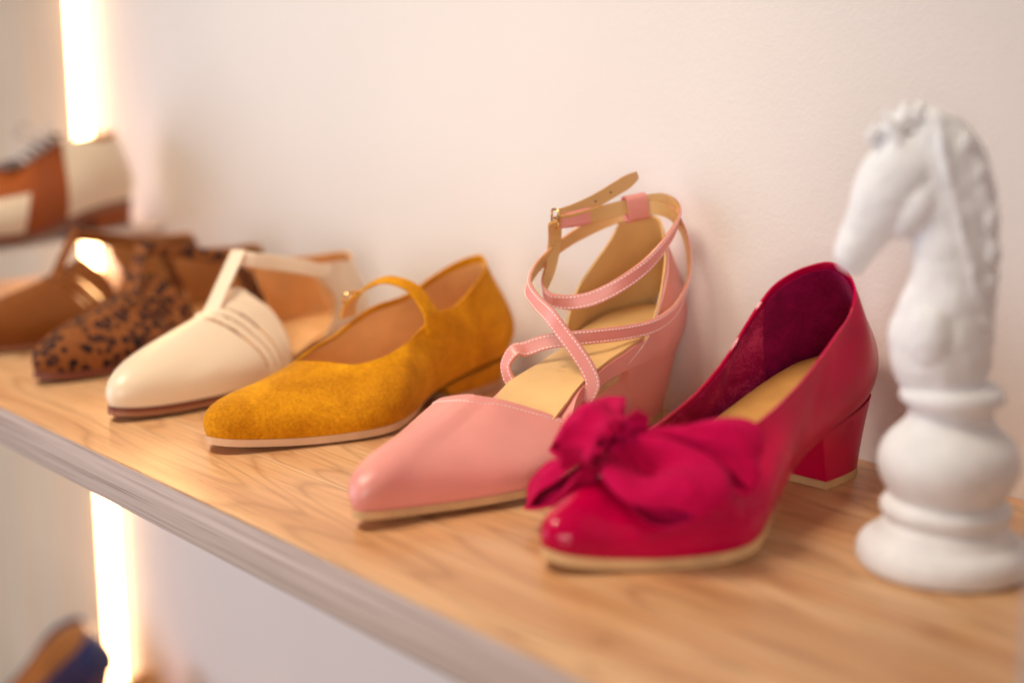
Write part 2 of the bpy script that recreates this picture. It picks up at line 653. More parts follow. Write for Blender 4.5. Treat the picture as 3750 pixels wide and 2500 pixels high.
def stitches(name, C, Wd, N, wv, inset, height, mat, parent, pitch=0.0028, length=0.0017, rad=0.00040, sides=(-1, 1)):
    """a seam: one mesh of short raised stitches along lines near both edges of a strap"""
    V, F = [], []
    for sd in sides:
        L = C + Wd * (wv * 0.5 - inset) * sd + N * height
        seg = np.linalg.norm(np.diff(L, axis=0), axis=1)
        cum = np.concatenate([[0], np.cumsum(seg)])
        s = pitch
        while s < cum[-1] - pitch:
            i = min(np.searchsorted(cum, s) - 1, len(L) - 2)
            f = (s - cum[i]) / max(seg[i], 1e-9)
            p = L[i] * (1 - f) + L[i + 1] * f
            t = unit(L[i + 1] - L[i])
            w, nn = Wd[i], N[i]
            b = len(V)
            for e in (-1, 1):
                for (a, c_) in ((-1, 0), (0, 1), (1, 0), (0, -1)):
                    V.append(p + t * e * length / 2 + w * a * rad + nn * c_ * rad)
            for j in range(4):
                F.append([b + j, b + (j + 1) % 4, b + 4 + (j + 1) % 4, b + 4 + j])
            F.append([b, b + 3, b + 2, b + 1]); F.append([b + 4, b + 5, b + 6, b + 7])
            s += pitch
    return link_mesh(name, V, F, mat, parent, smooth=False)


def tube(name, pts, rad, mat, parent, n=8, seg=10, closed=False):
    C = crom(pts, n, closed)
    T = unit(np.gradient(C, axis=0)) if not closed else unit(np.roll(C, -1, 0) - np.roll(C, 1, 0))
    ref = np.array([0.3, 0.2, 0.93])
    A = unit(np.cross(T, ref)); B = np.cross(T, A)
    m = len(C)
    V = []
    for i in range(m):
        for j in range(seg):
            a = 2 * math.pi * j / seg
            V.append(C[i] + rad * (math.cos(a) * A[i] + math.sin(a) * B[i]))
    F = []
    for i in range(m if closed else m - 1):
        i2 = (i + 1) % m
        for j in range(seg):
            j2 = (j + 1) % seg
            F.append([i * seg + j, i * seg + j2, i2 * seg + j2, i2 * seg + j])
    if not closed:
        F.append(list(range(seg))[::-1]); F.append([(m - 1) * seg + j for j in range(seg)])
    return link_mesh(name, V, F, mat, parent)


def shoe_root(label, x, y, theta, z=0.0, name='shoe', group='shoes on the shelf'):
    return thing(name, label, 'shoe', (x, y, z), R(theta - 90), group)


# ------------------------------------------------------------------ the place
def box(name, x0, x1, y0, y1, z0, z1, mat, parent=None, bev=0.0):
    bm = bmesh.new()
    bmesh.ops.create_cube(bm, size=1.0)
    for v in bm.verts:
        v.co = ((x0 + x1) / 2 + v.co.x * (x1 - x0), (y0 + y1) / 2 + v.co.y * (y1 - y0), (z0 + z1) / 2 + v.co.z * (z1 - z0))
    if bev:
        bmesh.ops.bevel(bm, geom=bm.edges[:], offset=bev, segments=3, affect='EDGES', profile=0.5)
    me = bpy.data.meshes.new(name)
    bm.to_mesh(me); bm.free()
    me.materials.append(mat)
    me.polygons.foreach_set('use_smooth', [True] * len(me.polygons))
    me.set_sharp_from_angle(angle=R(30))
    o = bpy.data.objects.new(name, me)
    scene.collection.objects.link(o)
    if parent:
        o.parent = parent
    return o


DEP = 0.3896
LEDX = -1.760
wall = box('wall', LEDX - 0.03, 0.9, 0.0, 0.06, -1.6, 1.6, MAT['wall'])
wall['kind'] = 'structure'

# panelled wall of the next bay, with shallow upright grooves
V, F = [], []
xs = []
x = LEDX - 0.03
while x > -4.2:
    xs += [(x, -0.004), (x - 0.128, -0.004), (x - 0.131, 0.000), (x - 0.137, 0.000)]
    x -= 0.140
for (px, py) in xs:
    for zz in (-1.6, 1.6):
        V.append((px, py, zz))
for (px, py) in (xs[-1], xs[0]):
    for zz in (-1.6, 1.6):
        V.append((px, 0.06, zz))
nn = len(V) // 2
for i in range(nn):
    j = (i + 1) % nn
    F.append([2 * i, 2 * i + 1, 2 * j + 1, 2 * j])
F.append([2 * i for i in range(nn)]); F.append([2 * i + 1 for i in range(nn)][::-1])
pw = link_mesh('panelled_wall', V, F, MAT['panel'], smooth=False)
pw['kind'] = 'structure'

shelf = thing('shelf', 'thick wooden wall shelf with greyish front edge carrying the row of shoes', 'shelf', (0, 0, 0))
box('board', -1.742, -0.2175, -DEP + 0.0022, -0.0005, -0.031, 0.0, MAT['wood'], shelf, 0.0006)
box('edge_band', -1.742, -0.2175, -DEP, -DEP + 0.0020, -0.0311, 0.0001, MAT['edge'], shelf, 0.0006)

box('side_panel', -0.2168, -0.1980, -DEP - 0.004, -0.0008, -1.2, 1.2, MAT['grey_panel'], shelf, 0.0008)
LZ = -0.592
low = thing('shelf', 'lower wooden shelf beneath the main one, holding a navy shoe', 'shelf', (0, 0, LZ))
box('board', -1.742, -0.2175, -DEP + 0.0022, -0.0005, -0.031, 0.0, MAT['wood'], low, 0.0006)
box('edge_band', -1.742, -0.2175, -DEP, -DEP + 0.0020, -0.0311, 0.0001, MAT['edge'], low, 0.0006)


def led(z0, z1, label):
    t = thing('light_strip', label, 'light', (LEDX, 0, z0))
    h = z1 - z0
    box('profile', -0.0124, 0.0124, -0.0043, -0.0006, 0, h, MAT['led_body'], t, 0.001)
    r = []
    for k in range(13):
        a = math.pi * k / 12
        r.append((0.0120 * math.cos(a), -0.0045 - 0.016 * math.sin(a)))
    rings = [np.array([(p[0], p[1], zz) for p in r]) for zz in (0.0, h)]
    loft('diffuser', rings, MAT['led'], t, angle=60)


led(-1.3, 1.3, 'glowing warm light strip running up the wall where the shelf ends')


# ------------------------------------------------------------------ mustard mary jane
def closed_upper(root, foot, Tn, Tf, prof, mat, lin, nseg=7, thick=0.0016, lift=0.0, part='upper', skipT=0.0):
    """prof(k)-> l0,l1,k0,k1 ; Tn rows 0..n-1 near side, Tf rows 1..n-2 far side"""
    n = foot.n
    cols = []
    for k in range(n):
        cols.append((k, Tn[k], *prof(k, 1)))
    for k in range(n - 2, 0, -1):
        cols.append((-k, Tf[k - 1], *prof(k, -1)))
    G = shell_grid(foot, cols, True, nseg, 26, lift)
    fl = outward(G, True)
    o = solid_grid(part, G, thick, mat, root, True, flipn=fl)
    if lin:
        Gi = G[:, :]
        li = solid_grid('lining', Gi[:, :-2], 0.0008, lin, root, True, shift=thick + 0.0003, flipn=fl)
    return o, G, fl


FY = Foot([(.3040, .000, -.000, .0125), (.2990, .0110, -.0100, .0115), (.2850, .0210, -.0225, .0098), (.2570, .0360, -.0330, .0075),
           (.2283, .0500, -.0385, .0068), (.2010, .0603, -.0395, .0072), (.1800, .0620, -.0420, .0085), (.1530, .0535, -.041, .0100),
           (.1250, .0400, -.037, .0135), (.0980, .0335, -.034, .0180), (.0680, .031, -.032, .0225), (.0380, .0285, -.029, .0258),
           (.0120, .0225, -.022, .0275), (-.004, .011, -.011, .028), (-.0085, 0, 0, .0282)])
TnY = [(.2100, -.006, .0503), (.2085, .002, .0510), (.2040, .010, .0511), (.1928, .022, .0488), (.1835, .028, .0486),
       (.1681, .036, .0523), (.1463, .038, .0593), (.1322, .037, .0651), (.1150, .0355, .0730), (.0990, .033, .0775),
       (.0800, .0305, .0790), (.0540, .026, .0910), (.0344, .020, .1002), (.0235, .011, .1070), (.0180, .000, .1100)]
TfY = [(.2095, -.013, .0488), (.207, -.019, .0475), (.199, -.025, .0475), (.1889, -.030, .0492), (.1715, -.034, .0529),
       (.153, -.037, .0567), (.1392, -.038, .0617), (.120, -.037, .0705), (.1046, -.036, .0752), (.0741, -.033, .0800),
       (.0493, -.027, .0925), (.0309, -.022, .1008), (.021, -.013, .1065)]


def profY(k, side):
    if k <= 1:
        return (.42, 2.6, .33, .46)
    if k <= 3:
        return (.42, 2.2, .35, .44)
    if k <= 6:
        return (.35, 1.1, .36, .36)
    if k <= 9:
        return (.30, .25, .36, .34)
    if k <= 12:
        return (.45, .35, .36, .34)
    return (.80, .45, .36, .34)


def heel_block(root, xf_t, xb_t, yn_t, yf_t, zt, xf_b, xb_b, yn_b, yf_b, lift_h, mat, lift_mat, waist=0.0, ex=0.80):
    def ring(f, z):
        L = lambda a, b: a + (b - a) * f
        w = waist * math.sin(math.pi * f)
        return heel_ring(L(xf_t, xf_b) - w, L(xb_t, xb_b) + w, L(yn_t, yn_b) - w * 0.6, L(yf_t, yf_b) + w * 0.6, z, ex=ex)
    rings = []
    z0 = lift_h
    for i in range(9):
        f = i / 8
        if callable(zt):
            r = ring(f * (1 - 0.0), 0)
            for p in r:
                p[2] = zt(p[0]) * (1 - f) + z0 * f
        else:
            r = ring(f, zt * (1 - f) + z0 * f)
        rings.append(r)
    h = loft('heel', rings, mat, root)
    a = ring(1, lift_h)
    b = ring(1, 0.0003)
    for q in (a, b):
        c = q.mean(0)
        q[:, :2] = c[:2] + (q[:, :2] - c[:2]) * 1.012
    a[:, 2] = lift_h - 0.0002
    loft('heel_tip', [a, b], lift_mat, h)
    return h


def mary_jane(root, mat, lin, sole_mat, with_strap=True):
    up, G, fl = closed_upper(root, FY, TnY, TfY, profY, mat, lin)
    slab('insole', FY, lin, root, 0.006, 0.0015, -0.0030, 0, 14)
    slab('sole', FY, sole_mat, root, 0.0004, 0, lambda k: np.interp(k, [0, 6, 8, 10, 14], [.0012, .0012, -.0015, -.003, -.003]), 0, 14,
         zbot=lambda k, s, p: np.interp(k, [0, 6, 8.5, 14], [-.0048, -.0048, -.0016, -.0012]))
    heel_block(root, .092, -.0055, .0300, -.0310, lambda x: np.interp(x, [-.01, .038, .068, .098], [.0232, .0210, .0177, .0130]),
               .084, -.001, .0265, -.0275, 0.005, mat, sole_mat)
    return up, G


yel = shoe_root('mustard yellow suede mary jane with buckled strap over an open instep', -.915, -.03, 9)
mary_jane(yel, MAT['suede'], MAT['tan_lining'], MAT['pale_sole'])
w = (1, 0, .1)
st, C_, W_, N_, wv_ = ribbon('strap', [(.112, .0375, .066), (.117, .0355, .0795), (.1225, .024, .0965), (.1262, .004, .1020),
                                       (.1275, -.013, .0985), (.1310, -.027, .0895), (.1335, -.0360, .0800), (.1330, -.0400, .069)],
                             [(1, 0, .35), (1, 0, .25), (1, 0, -.2), (1, .1, -.3), (1, .1, -.4), (1, .2, -.3), (1, .1, -.1), (1, 0, 0)],
                             .0125, .0024, (MAT['suede'], MAT['tan_lining'], MAT['suede']), yel, 10,
                             taper=[1.9, 1.35, 1.0, .92, .90, .95, 1.1, 1.3])


def buckle(parent, centre, ux, uy, w, h, rad=0.0011):
    ux, uy = unit(ux), unit(uy)
    c = np.array(centre)
    pts = []
    for i in range(16):
        a = 2 * math.pi * i / 16
        ca = math.copysign(abs(math.cos(a)) ** .6, math.cos(a)); sa = math.copysign(abs(math.sin(a)) ** .6, math.sin(a))
        pts.append(c + ux * w / 2 * ca + uy * h / 2 * sa)
    o = tube('buckle', pts, rad, MAT['gold'], parent, 3, 8, True)
    tube('prong', [c - uy * h * 0.5, c + ux * .0004 + uy * 0.0, c + uy * h * .52], rad * .75, MAT['gold'], o, 3, 6)
    return o


buckle(yel, (.1335, -.0345, .0855), (1, 0, 0.05), (0, .6, .8), .016, .011)


# ------------------------------------------------------------------ pink ankle strap heel
FP = Foot([(.3564, 0, 0, .0125), (.3510, .0065, -.0075, .0118), (.3310, .0140, -.0170, .0100), (.2980, .0300, -.0295, .0090),
           (.2711, .0446, -.0365, .0095), (.2493, .0530, -.0390, .0110), (.2280, .0540, -.0385, .0165), (.2080, .0475, -.0345, .0265),
           (.1920, .0405, -.0290, .0355), (.1753, .0355, -.0245, .0435), (.1420, .0312, -.0225, .0508), (.1087, .0287, -.0250, .0545),
           (.080, .0275, -.0275, .0553), (.045, .025, -.028, .0550), (.015, .0165, -.0215, .0543), (.000, .0065, -.010, .0543),
           (-.003, -.001, -.001, .0543)])
pink = shoe_root('pink leather block heel with criss-cross ankle straps and pointed toe', -.742, 0.0, 12.9)
pv = lambda k: (.45, 3.2, .30, .47) if abs(k) <= 1 else ((.42, 2.6, .32, .45) if abs(k) <= 3 else (.40, 1.6, .34, .40))
TnP = [(.2400, -.006, .0590), (.2392, -.002, .0587), (.2335, .004, .0570), (.2275, .009, .0553), (.2176, .018, .0509),
       (.2053, .0285, .0447), (.1970, .0375, .0395), (.1950, .0425, .0355)]
TfP = [(.2420, -.011, .0585), (.2455, -.018, .0572), (.2480, -.0265, .0545), (.2420, -.0345, .0475), (.2300, -.0395, .0385),
       (.2170, -.0400, .0320), (.2070, -.0360, .0290)]
cols = [(k, TnP[k], *pv(k)) for k in range(7, -1, -1)] + [(-k, TfP[k - 1], *pv(k)) for k in range(1, 8)]
G = shell_grid(FP, cols, False, 8, 30)
fl = outward(G, False)
vamp = solid_grid('vamp', G, .0016, None, pink, False, flipn=fl, mats=[MAT['pink'], MAT['straw']])
Nn = grid_normals(G, False) * (-1 if fl else 1)
e = G[:, -2] * 0.75 + G[:, -4] * 0.25
stitches('stitching', e, unit(G[:, -1] - G[:, -3]), Nn[:, -3], np.zeros((len(e), 1)), 0.0, 0.0001, MAT['thread'], vamp, sides=(1,))

# counter at the heel, its front edges sloping down to the shank
qn = [(11.0, (.1060, .0285, .0575)), (12.0, (.0795, .0285, .0735)), (12.5, (.0605, .0268, .0934)), (13.0, (.0485, .0238, .1108)),
      (13.5, (.0402, .0208, .1240)), (14.0, (.0372, .0182, .1381)), (15.0, (.0352, .0125, .1540)), (16.0, (.0345, -.002, .1565))]
qf = [(15.0, (.0420, -.0155, .1540)), (14.0, (.0500, -.0225, .1375)), (13.5, (.0680, -.0275, .1190)), (13.0, (.0830, -.0300, .1040)),
      (12.5, (.0930, -.0300, .0880)), (12.0, (.1000, -.0285, .0760)), (11.0, (.1085, -.0255, .0590))]
pq = lambda k: (.85, .55, .35, .35) if k >= 15 else ((.55, .45, .35, .35) if k >= 13 else (.25, .2, .33, .33))
cols = [(k, T, *pq(k)) for k, T in qn] + [(-k, T, *pq(k)) for k, T in qf]
G = shell_grid(FP, cols, False, 8, 26)
fl = outward(G, False)
cq = solid_grid('counter', G, .0020, None, pink, False, flipn=fl, mats=[MAT['pink'], MAT['straw']])
Nn = grid_normals(G, False) * (-1 if fl else 1)
e = G[:, -2] * 0.6 + G[:, -3] * 0.4
stitches('stitching', e, unit(G[:, -1] - G[:, -3]), Nn[:, -2], np.zeros((len(e), 1)), 0.0, 0.0001, MAT['thread'], cq, sides=(1,))

# sock + covered insole board + leather shank/sole
ins_z = lambda k: np.interp(k, [0, 5, 6, 7, 8, 9, 10, 11, 12, 13, 14, 16], [.006, .006, .0065, .0075, .0095, .0125, .0125, .0140, .0185, .0250, .0285, .0290])
slab('insole', FP, MAT['straw'], pink, 0, 0, lambda k: np.interp(k, [0, 5, 6, 7, 7.6, 8.4, 9], [-.003, -.012, -.014, -.014, -.010, -.0040, -.0012]), 1, 16, ztop=lambda k, s, p: ins_z(k) + .0012 - .004 * s * (k > 6) * (k < 12),
     zbot=lambda k, s, p: ins_z(k) - .0010 - .004 * s * (k > 6) * (k < 12))
slab('insole_cover', FP, MAT['pink'], pink, 0, 0.0004, 0.0004, 6.4, 12.4, ztop=lambda k, s, p: ins_z(k) - .0012 - .004 * s * (k > 6) * (k < 12))
slab('sole', FP, MAT['tan_sole'], pink, 0.0002, 0, lambda k: np.interp(k, [0, 10.6, 11.2], [.0012, .0008, -.004]), 0, 11.2,
     zbot=lambda k, s, p: np.interp(k, [0, 8, 10.6, 11.2], [-.0048, -.0046, -.0040, -.0014]))
heel_block(pink, .0970, .0030, .0240, -.0270, lambda x: np.interp(x, [0, .08, .1], [.0551, .0548, .0534]),
           .0680, .0135, .0140, -.0320, .006, MAT['pink'], MAT['tan_sole'], waist=.0, ex=.62)
sm = []
for (cx, cy, cz, L_) in ((.1560, .004, .0628, .0075), (.1480, .002, .0642, .004)):
    for q in range(5):
        f = (q - 2) / 2
        sm.append((cx - .0006 * math.sin(q * 2.1), cy + f * L_ / 2, cz, .0006 + .0005 * (q % 2)))
V, F = [], []
for (px, py, pz, r) in sm:
    b0 = len(V)
    V += [(px - r, py - .0006, pz), (px + r, py - .0006, pz), (px + r * .6, py + .0006, pz), (px - r * .8, py + .0006, pz)]
    F.append([b0, b0 + 1, b0 + 2, b0 + 3])
link_mesh('gold_stamp', V, F, MAT['gold'], pink, smooth=False)

# straps
PM = (MAT['pink'], MAT['straw'], MAT['raw_edge'])
ax = np.array([.066, -.006])


def radial_w(pts, lean=0.0):
    out = []
    P = np.asarray(pts, float)
    T = np.gradient(P, axis=0)
    for p, t in zip(P, T):
        r = unit(np.array([p[0] - ax[0], p[1] - ax[1], lean]))
        wv = np.cross(r, t)
        out.append(unit(wv))
    return np.array(out)


import json
STR = json.loads('''{"A": [[0.10247, -0.036, 0.15571], [0.0923, -0.043, 0.13946], [0.09808, -0.043, 0.12089], [0.11581, -0.036, 0.10941], [0.12036, -0.028, 0.10273], [0.11718, -0.02, 0.10052], [0.11074, -0.012, 0.10031], [0.10212, -0.001, 0.10349], [0.08968, 0.013, 0.11258], [0.07238, 0.024, 0.12552], [0.05642, 0.03, 0.14008], [0.0401, 0.029, 0.15119], [0.02883, 0.024, 0.15893], [0.02477, 0.016, 0.16486], [0.02873, 0.006, 0.16704], [0.04416, -0.006, 0.16378], [0.06813, -0.018, 0.16006], [0.08424, -0.029, 0.15683], [0.09459, -0.038, 0.15484]], "B": [[0.16986, 0.0355, 0.046], [0.16467, 0.0385, 0.05659], [0.16426, 0.034, 0.06709], [0.16577, 0.026, 0.07853], [0.16702, 0.016, 0.08973], [0.16692, 0.005, 0.10069], [0.15739, -0.012, 0.10624], [0.14866, -0.026, 0.11375], [0.1272, -0.038, 0.12014], [0.10271, -0.045, 0.12704], [0.0785, -0.042, 0.13808], [0.06029, -0.031, 0.14817], [0.0448, -0.018, 0.15584], [0.03997, -0.004, 0.16064], [0.03383, 0.008, 0.16227], [0.03142, 0.02, 0.15796], [0.03038, 0.029, 0.14688], [0.0309, 0.034, 0.13283], [0.03424, 0.037, 0.11801], [0.04157, 0.038, 0.10357], [0.0564, 0.037, 0.09013], [0.07537, 0.032, 0.0824], [0.09623, 0.023, 0.07992], [0.12018, 0.011, 0.07957], [0.13362, -0.002, 0.07839], [0.14228, -0.016, 0.07585], [0.15051, -0.027, 0.07125], [0.15858, -0.031, 0.07098], [0.1628, -0.035, 0.06223], [0.16434, -0.033, 0.05429], [0.16454, -0.028, 0.04758]], "T": [[0.09502, -0.036, 0.15927], [0.0845, -0.03, 0.1625], [0.07084, -0.022, 0.16846], [0.05697, -0.014, 0.17639], [0.04704, -0.009, 0.18165], [0.03829, -0.006, 0.18598]], "H": [[0.05998, -0.016, 0.17269], [0.06907, -0.022, 0.16688]], "TW": [[0.25, 0, 1], [0.25, 0, 1], [0.25, 0, 1], [0.25, 0, 1], [0.25, 0, 1], [0.25, 0, 1]], "K": [[0.04324, -0.00572, 0.17131, 0.84442, -0.51437, -0.1496], [0.04486, -0.00284, 0.17055, 0.84442, -0.51437, -0.1496], [0.04523, -0.00156, 0.16821, 0.84442, -0.51437, -0.1496], [0.04467, -0.00073, 0.16221, 0.84442, -0.51437, -0.1496], [0.04368, -0.00061, 0.15621, 0.84442, -0.51437, -0.1496], [0.0427, -0.00153, 0.15387, 0.84442, -0.51437, -0.1496], [0.04089, -0.00428, 0.15311, 0.84442, -0.51437, -0.1496], [0.03927, -0.00716, 0.15387, 0.84442, -0.51437, -0.1496], [0.0389, -0.00844, 0.15621, 0.84442, -0.51437, -0.1496], [0.03946, -0.00927, 0.16221, 0.84442, -0.51437, -0.1496], [0.04045, -0.00939, 0.16821, 0.84442, -0.51437, -0.1496], [0.04143, -0.00847, 0.17055, 0.84442, -0.51437, -0.1496]], "BK": [[0.09975, -0.037, 0.15749], [0.05, 0.0, 1.0], [0.5, 1.0, 0]]}''')
for nm in ('A', 'B'):
    pts = STR[nm]
    W = radial_w(pts)
    if nm == 'A':                      # beside the buckle the strap turns its lining to the front
        Tn = np.gradient(np.array(pts), axis=0)
        for i, nv_ in enumerate([(-.45, -.9, 0), (-.42, -.9, 0), (-.25, -.97, 0), (.3, -.95, 0), (.75, -.65, 0)]):
            W[i] = unit(np.cross(nv_, Tn[i]))
        W[-1] = W[-2]
    s, C_, W_, N_, wv_ = ribbon('ankle_strap' if nm == 'A' else 'cross_strap', pts, W, .0108, .0023, PM, pink, 10)
    stitches('stitching', C_, W_, N_, wv_, .0016, .00112, MAT['thread'], s)
pts = STR['T']
tl, C_, W_, N_, wv_ = ribbon('strap_end', pts[::-1], STR['TW'], .0108, .0021, PM, pink, 8, taper=[.55] + [1] * (len(pts) - 1))
for q in STR['H']:
    q = np.array(q)
    i = np.argmin(np.linalg.norm(C_ - q, axis=1))
    c, w_, n_, t_ = C_[i], W_[i], N_[i], unit(np.cross(W_[i], N_[i]))
    ring = lambda h: np.array([c + n_ * h + .0008 * (math.cos(a) * w_ + math.sin(a) * t_) for a in np.linspace(0, 2 * math.pi, 10, endpoint=False)])
    loft('punch_hole', [ring(-.00125), ring(.00125)], MAT['hole'], tl)
ea = [np.array(STR['A'][i]) for i in (-1, -2, -3)]
off = np.array((.0012, .0016, 0))
ribbon('strap_fold', [ea[0] + off + (0.003, -.002, 0), ea[0] + off, ea[1] + off, (ea[1] + ea[2]) / 2 + off],
       [(0, 0, 1)] * 4, .0122, .0012, (MAT['pink'],) * 3, pink, 8, taper=[.7, .85, 1.0, 1.0])
kp = np.array(STR['K'])
kpts, kw = kp[:, :3], kp[:, 3:]
ribbon('keeper_loop', kpts, kw, .017, .0018, (MAT['pink'], MAT['pink'], MAT['pink']), pink, 6, closed=True)
bk = STR['BK']
buckle(pink, bk[0], bk[1], bk[2], .0135, .0105, .0009)


# ------------------------------------------------------------------ cerise pump with bow
FR = Foot([(.3010, .000, 0, .0145), (.2965, .0085, -.0075, .012), (.2860, .0165, -.014, .0095), (.2734, .0253, -.021, .0078),
           (.2552, .0391, -.029, .0068), (.2339, .0506, -.0355, .0062), (.2145, .0601, -.040, .0075), (.1950, .0615, -.042, .0115),
           (.1584, .0480, -.040, .0220), (.1300, .037, -.036, .0300), (.1050, .0315, -.033, .0375), (.0750, .029, -.030, .0460),
           (.0450, .0255, -.026, .0520), (.0200, .017, -.018, .0545), (.008, .007, -.008, .0552), (.0045, 0, 0, .0555)])
TnR = [(.2060, -.004, .0540), (.2055, .004, .0545), (.2040, .012, .0555), (.2000, .021, .0575), (.1940, .030, .0600), (.1860, .037, .0635),
       (.1750, .0410, .0672), (.1528, .0400, .0737), (.1249, .036, .0823), (.0996, .032, .0929), (.0785, .029, .1038), (.0600, .0255, .1130),
       (.0470, .0205, .1265), (.0437, .0140, .1354), (.0425, .0055, .1405), (.0430, -.003, .1425)]
TfR = [(.2060, -.009, .053), (.205, -.014, .052), (.203, -.020, .0510), (.199, -.026, .0500), (.192, -.0315, .0495), (.180, -.036, .0505),
       (.1600, -.038, .0545), (.133, -.0365, .0664), (.1114, -.034, .0825), (.0958, -.031, .1011), (.0833, -.028, .1170), (.0705, -.025, .1287),
       (.0570, -.0190, .1365), (.0475, -.011, .1408)]


def profR(k, side):
    if k <= 1:
        return (.40, 2.8, .28, .42)
    if k <= 3:
        return (.40, 2.2, .30, .40)
    if k <= 5:
        return (.35, 1.3, .34, .36)
    if k <= 9:
        return (.28, .30, .34, .34)
    if k <= 13:
        return (.45, .40, .35, .34)
    return (.75, .55, .36, .34)


def pump(root, mat, lin, sock, sole, patch=None):
    up, G, fl = closed_upper(root, FR, TnR, TfR, profR, mat, lin)
    if patch:
        solid_grid('heel_lining', G[79:132, 2:-1], 0.0006, patch, root, False, shift=.0027, flipn=fl)
    slab('insole', FR, sock, root, 0, .002, -.0035, 0, 15,
         ztop=lambda k, s, p: np.interp(k, [0, 6, 8, 10, 12, 14, 15], [.006, .007, .011, .016, .022, .0235, .0235]))
    slab('sole', FR, sole, root, .0004, 0, lambda k: np.interp(k, [0, 7, 8.5, 13], [.0013, .0013, -.003, -.004]), 0, 12.5,
         zbot=lambda k, s, p: np.interp(k, [0, 6.5, 8.5, 13], [-.0058, -.0058, -.0016, -.0010]))
    heel_block(root, .088, .0075, .0275, -.0275, lambda x: np.interp(x, [0, .02, .064, .09], [.0545, .0535, .0470, .0395]),
               .0675, .0165, .0180, -.0135, .0055, mat, sole, waist=.0008)


red = shoe_root('cerise red leather pump with a big bow on its toe', -.552, -.01, 2.7)
pump(red, MAT['red'], MAT['red_in'], MAT['sock'], MAT['tan_sole'], MAT['red_patch'])

def bow_loop(parent, A, B, bulge=0.004, ph=0.0, wr=0.0032, dip=0.0):
    """fabric loop between two edge paths, each running out from the knot, round the fold and back"""
    n = 16
    EA, EB = crom(A, n), crom(B, n)
    nu, nv = len(EA), 30
    Gp = np.zeros((nu, nv, 3))
    ctr = (EA.mean(0) + EB.mean(0)) / 2
    wdir = unit(EB - EA)
    tdir = unit(np.gradient((EA + EB) / 2, axis=0))
    nrm = unit(np.cross(tdir, wdir))
    sgn = np.sign(((EA + EB) / 2 - ctr)[:nu // 3] * nrm[:nu // 3]).sum()
    if sgn < 0:
        nrm = -nrm
    for i in range(nu):
        t = i / (nu - 1)
        x = math.sin(math.pi * t)                      # 0 at the knot, 1 at the fold
        for j in range(nv):
            q = j / (nv - 1)
            p = EA[i] * (1 - q) + EB[i] * q
            w_ = (wr * math.sin(5.2 * math.pi * (q - .5) + ph + 2.4 * t) * (1 - x) ** .9 * min(1, 6 * t + .25)
                  + .0013 * math.sin(9 * t + 5 * q + ph) + .0008 * math.sin(15 * t - 9 * q + 2 * ph))
            nz = mnoise.noise_vector(Vector((p[0] * 48 + ph * 9, p[1] * 48, p[2] * 48)))
            fold = abs(mnoise.noise(Vector((p[0] * 95 + 3 * ph, p[1] * 60, p[2] * 95 + ph)))) * .0016
            Gp[i, j] = p + nrm[i] * (bulge * 4 * q * (1 - q) * (.35 + .65 * x) + w_ - fold
                                      - dip * math.exp(-((q - .45) / .2) ** 2 - ((t - .20) / .12) ** 2)) + np.array(nz) * .0014
    o = solid_grid('loop', Gp, .0018, MAT['bow'], parent, angle=80)
    m = o.modifiers.new('round', 'SUBSURF'); m.levels = 1; m.render_levels = 1
    return o


BK = np.array((.2560, .000, .0655))
nu, nv = 48, 22
Gk = np.zeros((nu, nv, 3))
for i in range(nu):
    a = 2 * math.pi * i / nu
    for j in range(nv):
        q = j / (nv - 1) - .5
        rr = 1 + .09 * math.cos(5 * a + 4 * q) + .05 * math.sin(9 * a - 5 * q)
        fl_ = 1 + .45 * (2 * q) ** 2
        Gk[i, j] = BK + np.array((0.0165 * math.cos(a) * rr * fl_, q * .025 + .004 * math.sin(a), .0115 * math.sin(a) * rr * fl_ - .10 * .0150 * math.cos(a)))
kn = solid_grid('bow', Gk, .0016, MAT['bow'], red, True, angle=80)
bow_loop(kn, [(.238, -.002, .068), (.226, -.012, .077), (.211, -.026, .079), (.199, -.037, .072), (.214, -.024, .065), (.238, -.006, .060)],
         [(.254, -.004, .064), (.254, -.020, .067), (.252, -.040, .060), (.247, -.054, .047), (.253, -.036, .045), (.256, -.008, .054)], .007, 1.0)
bow_loop(kn, [(.247, -.005, .060), (.245, -.026, .052), (.240, -.050, .040), (.234, -.071, .026), (.240, -.046, .031), (.249, -.008, .050)],
         [(.262, -.003, .057), (.264, -.022, .046), (.264, -.042, .030), (.261, -.058, .013), (.267, -.036, .021), (.264, -.006, .046)], .005, 2.0)
bow_loop(kn, [(.244, .010, .065), (.240, .028, .069), (.232, .047, .064), (.226, .059, .056), (.225, .061, .049), (.233, .044, .049), (.246, .014, .055)],
         [(.263, .004, .060), (.273, .016, .049), (.274, .034, .041), (.262, .055, .040), (.254, .063, .035), (.264, .044, .028), (.262, .012, .046)], .007, .5, dip=.020)
bow_loop(kn, [(.240, .010, .066), (.223, .028, .071), (.208, .045, .077), (.199, .056, .074), (.200, .057, .065), (.209, .040, .060), (.238, .012, .058)],
         [(.247, .010, .066), (.235, .030, .066), (.224, .050, .060), (.216, .064, .049), (.215, .066, .041), (.222, .046, .045), (.246, .014, .054)], .006, 3.0)


# ------------------------------------------------------------------ T-strap flats
FT = Foot([(.3175, 0, 0, .0125), (.3125, .0085, -.0085, .0115), (.2990, .0170, -.0170, .0100), (.2765, .0265, -.0270, .0092),
           (.2500, .0355, -.035, .0093), (.2200, .042, -.040, .0095), (.1850, .0445, -.0415, .0120), (.1550, .043, -.040, .0170),
           (.1250, .038, -.036, .0230), (.0950, .034, -.033, .0280), (.0650, .031, -.031, .0310), (.0350, .027, -.027, .0320),
           (.0120, .018, -.018, .0320), (.001, .008, -.008, .032), (-.002, 0, 0, .032)])


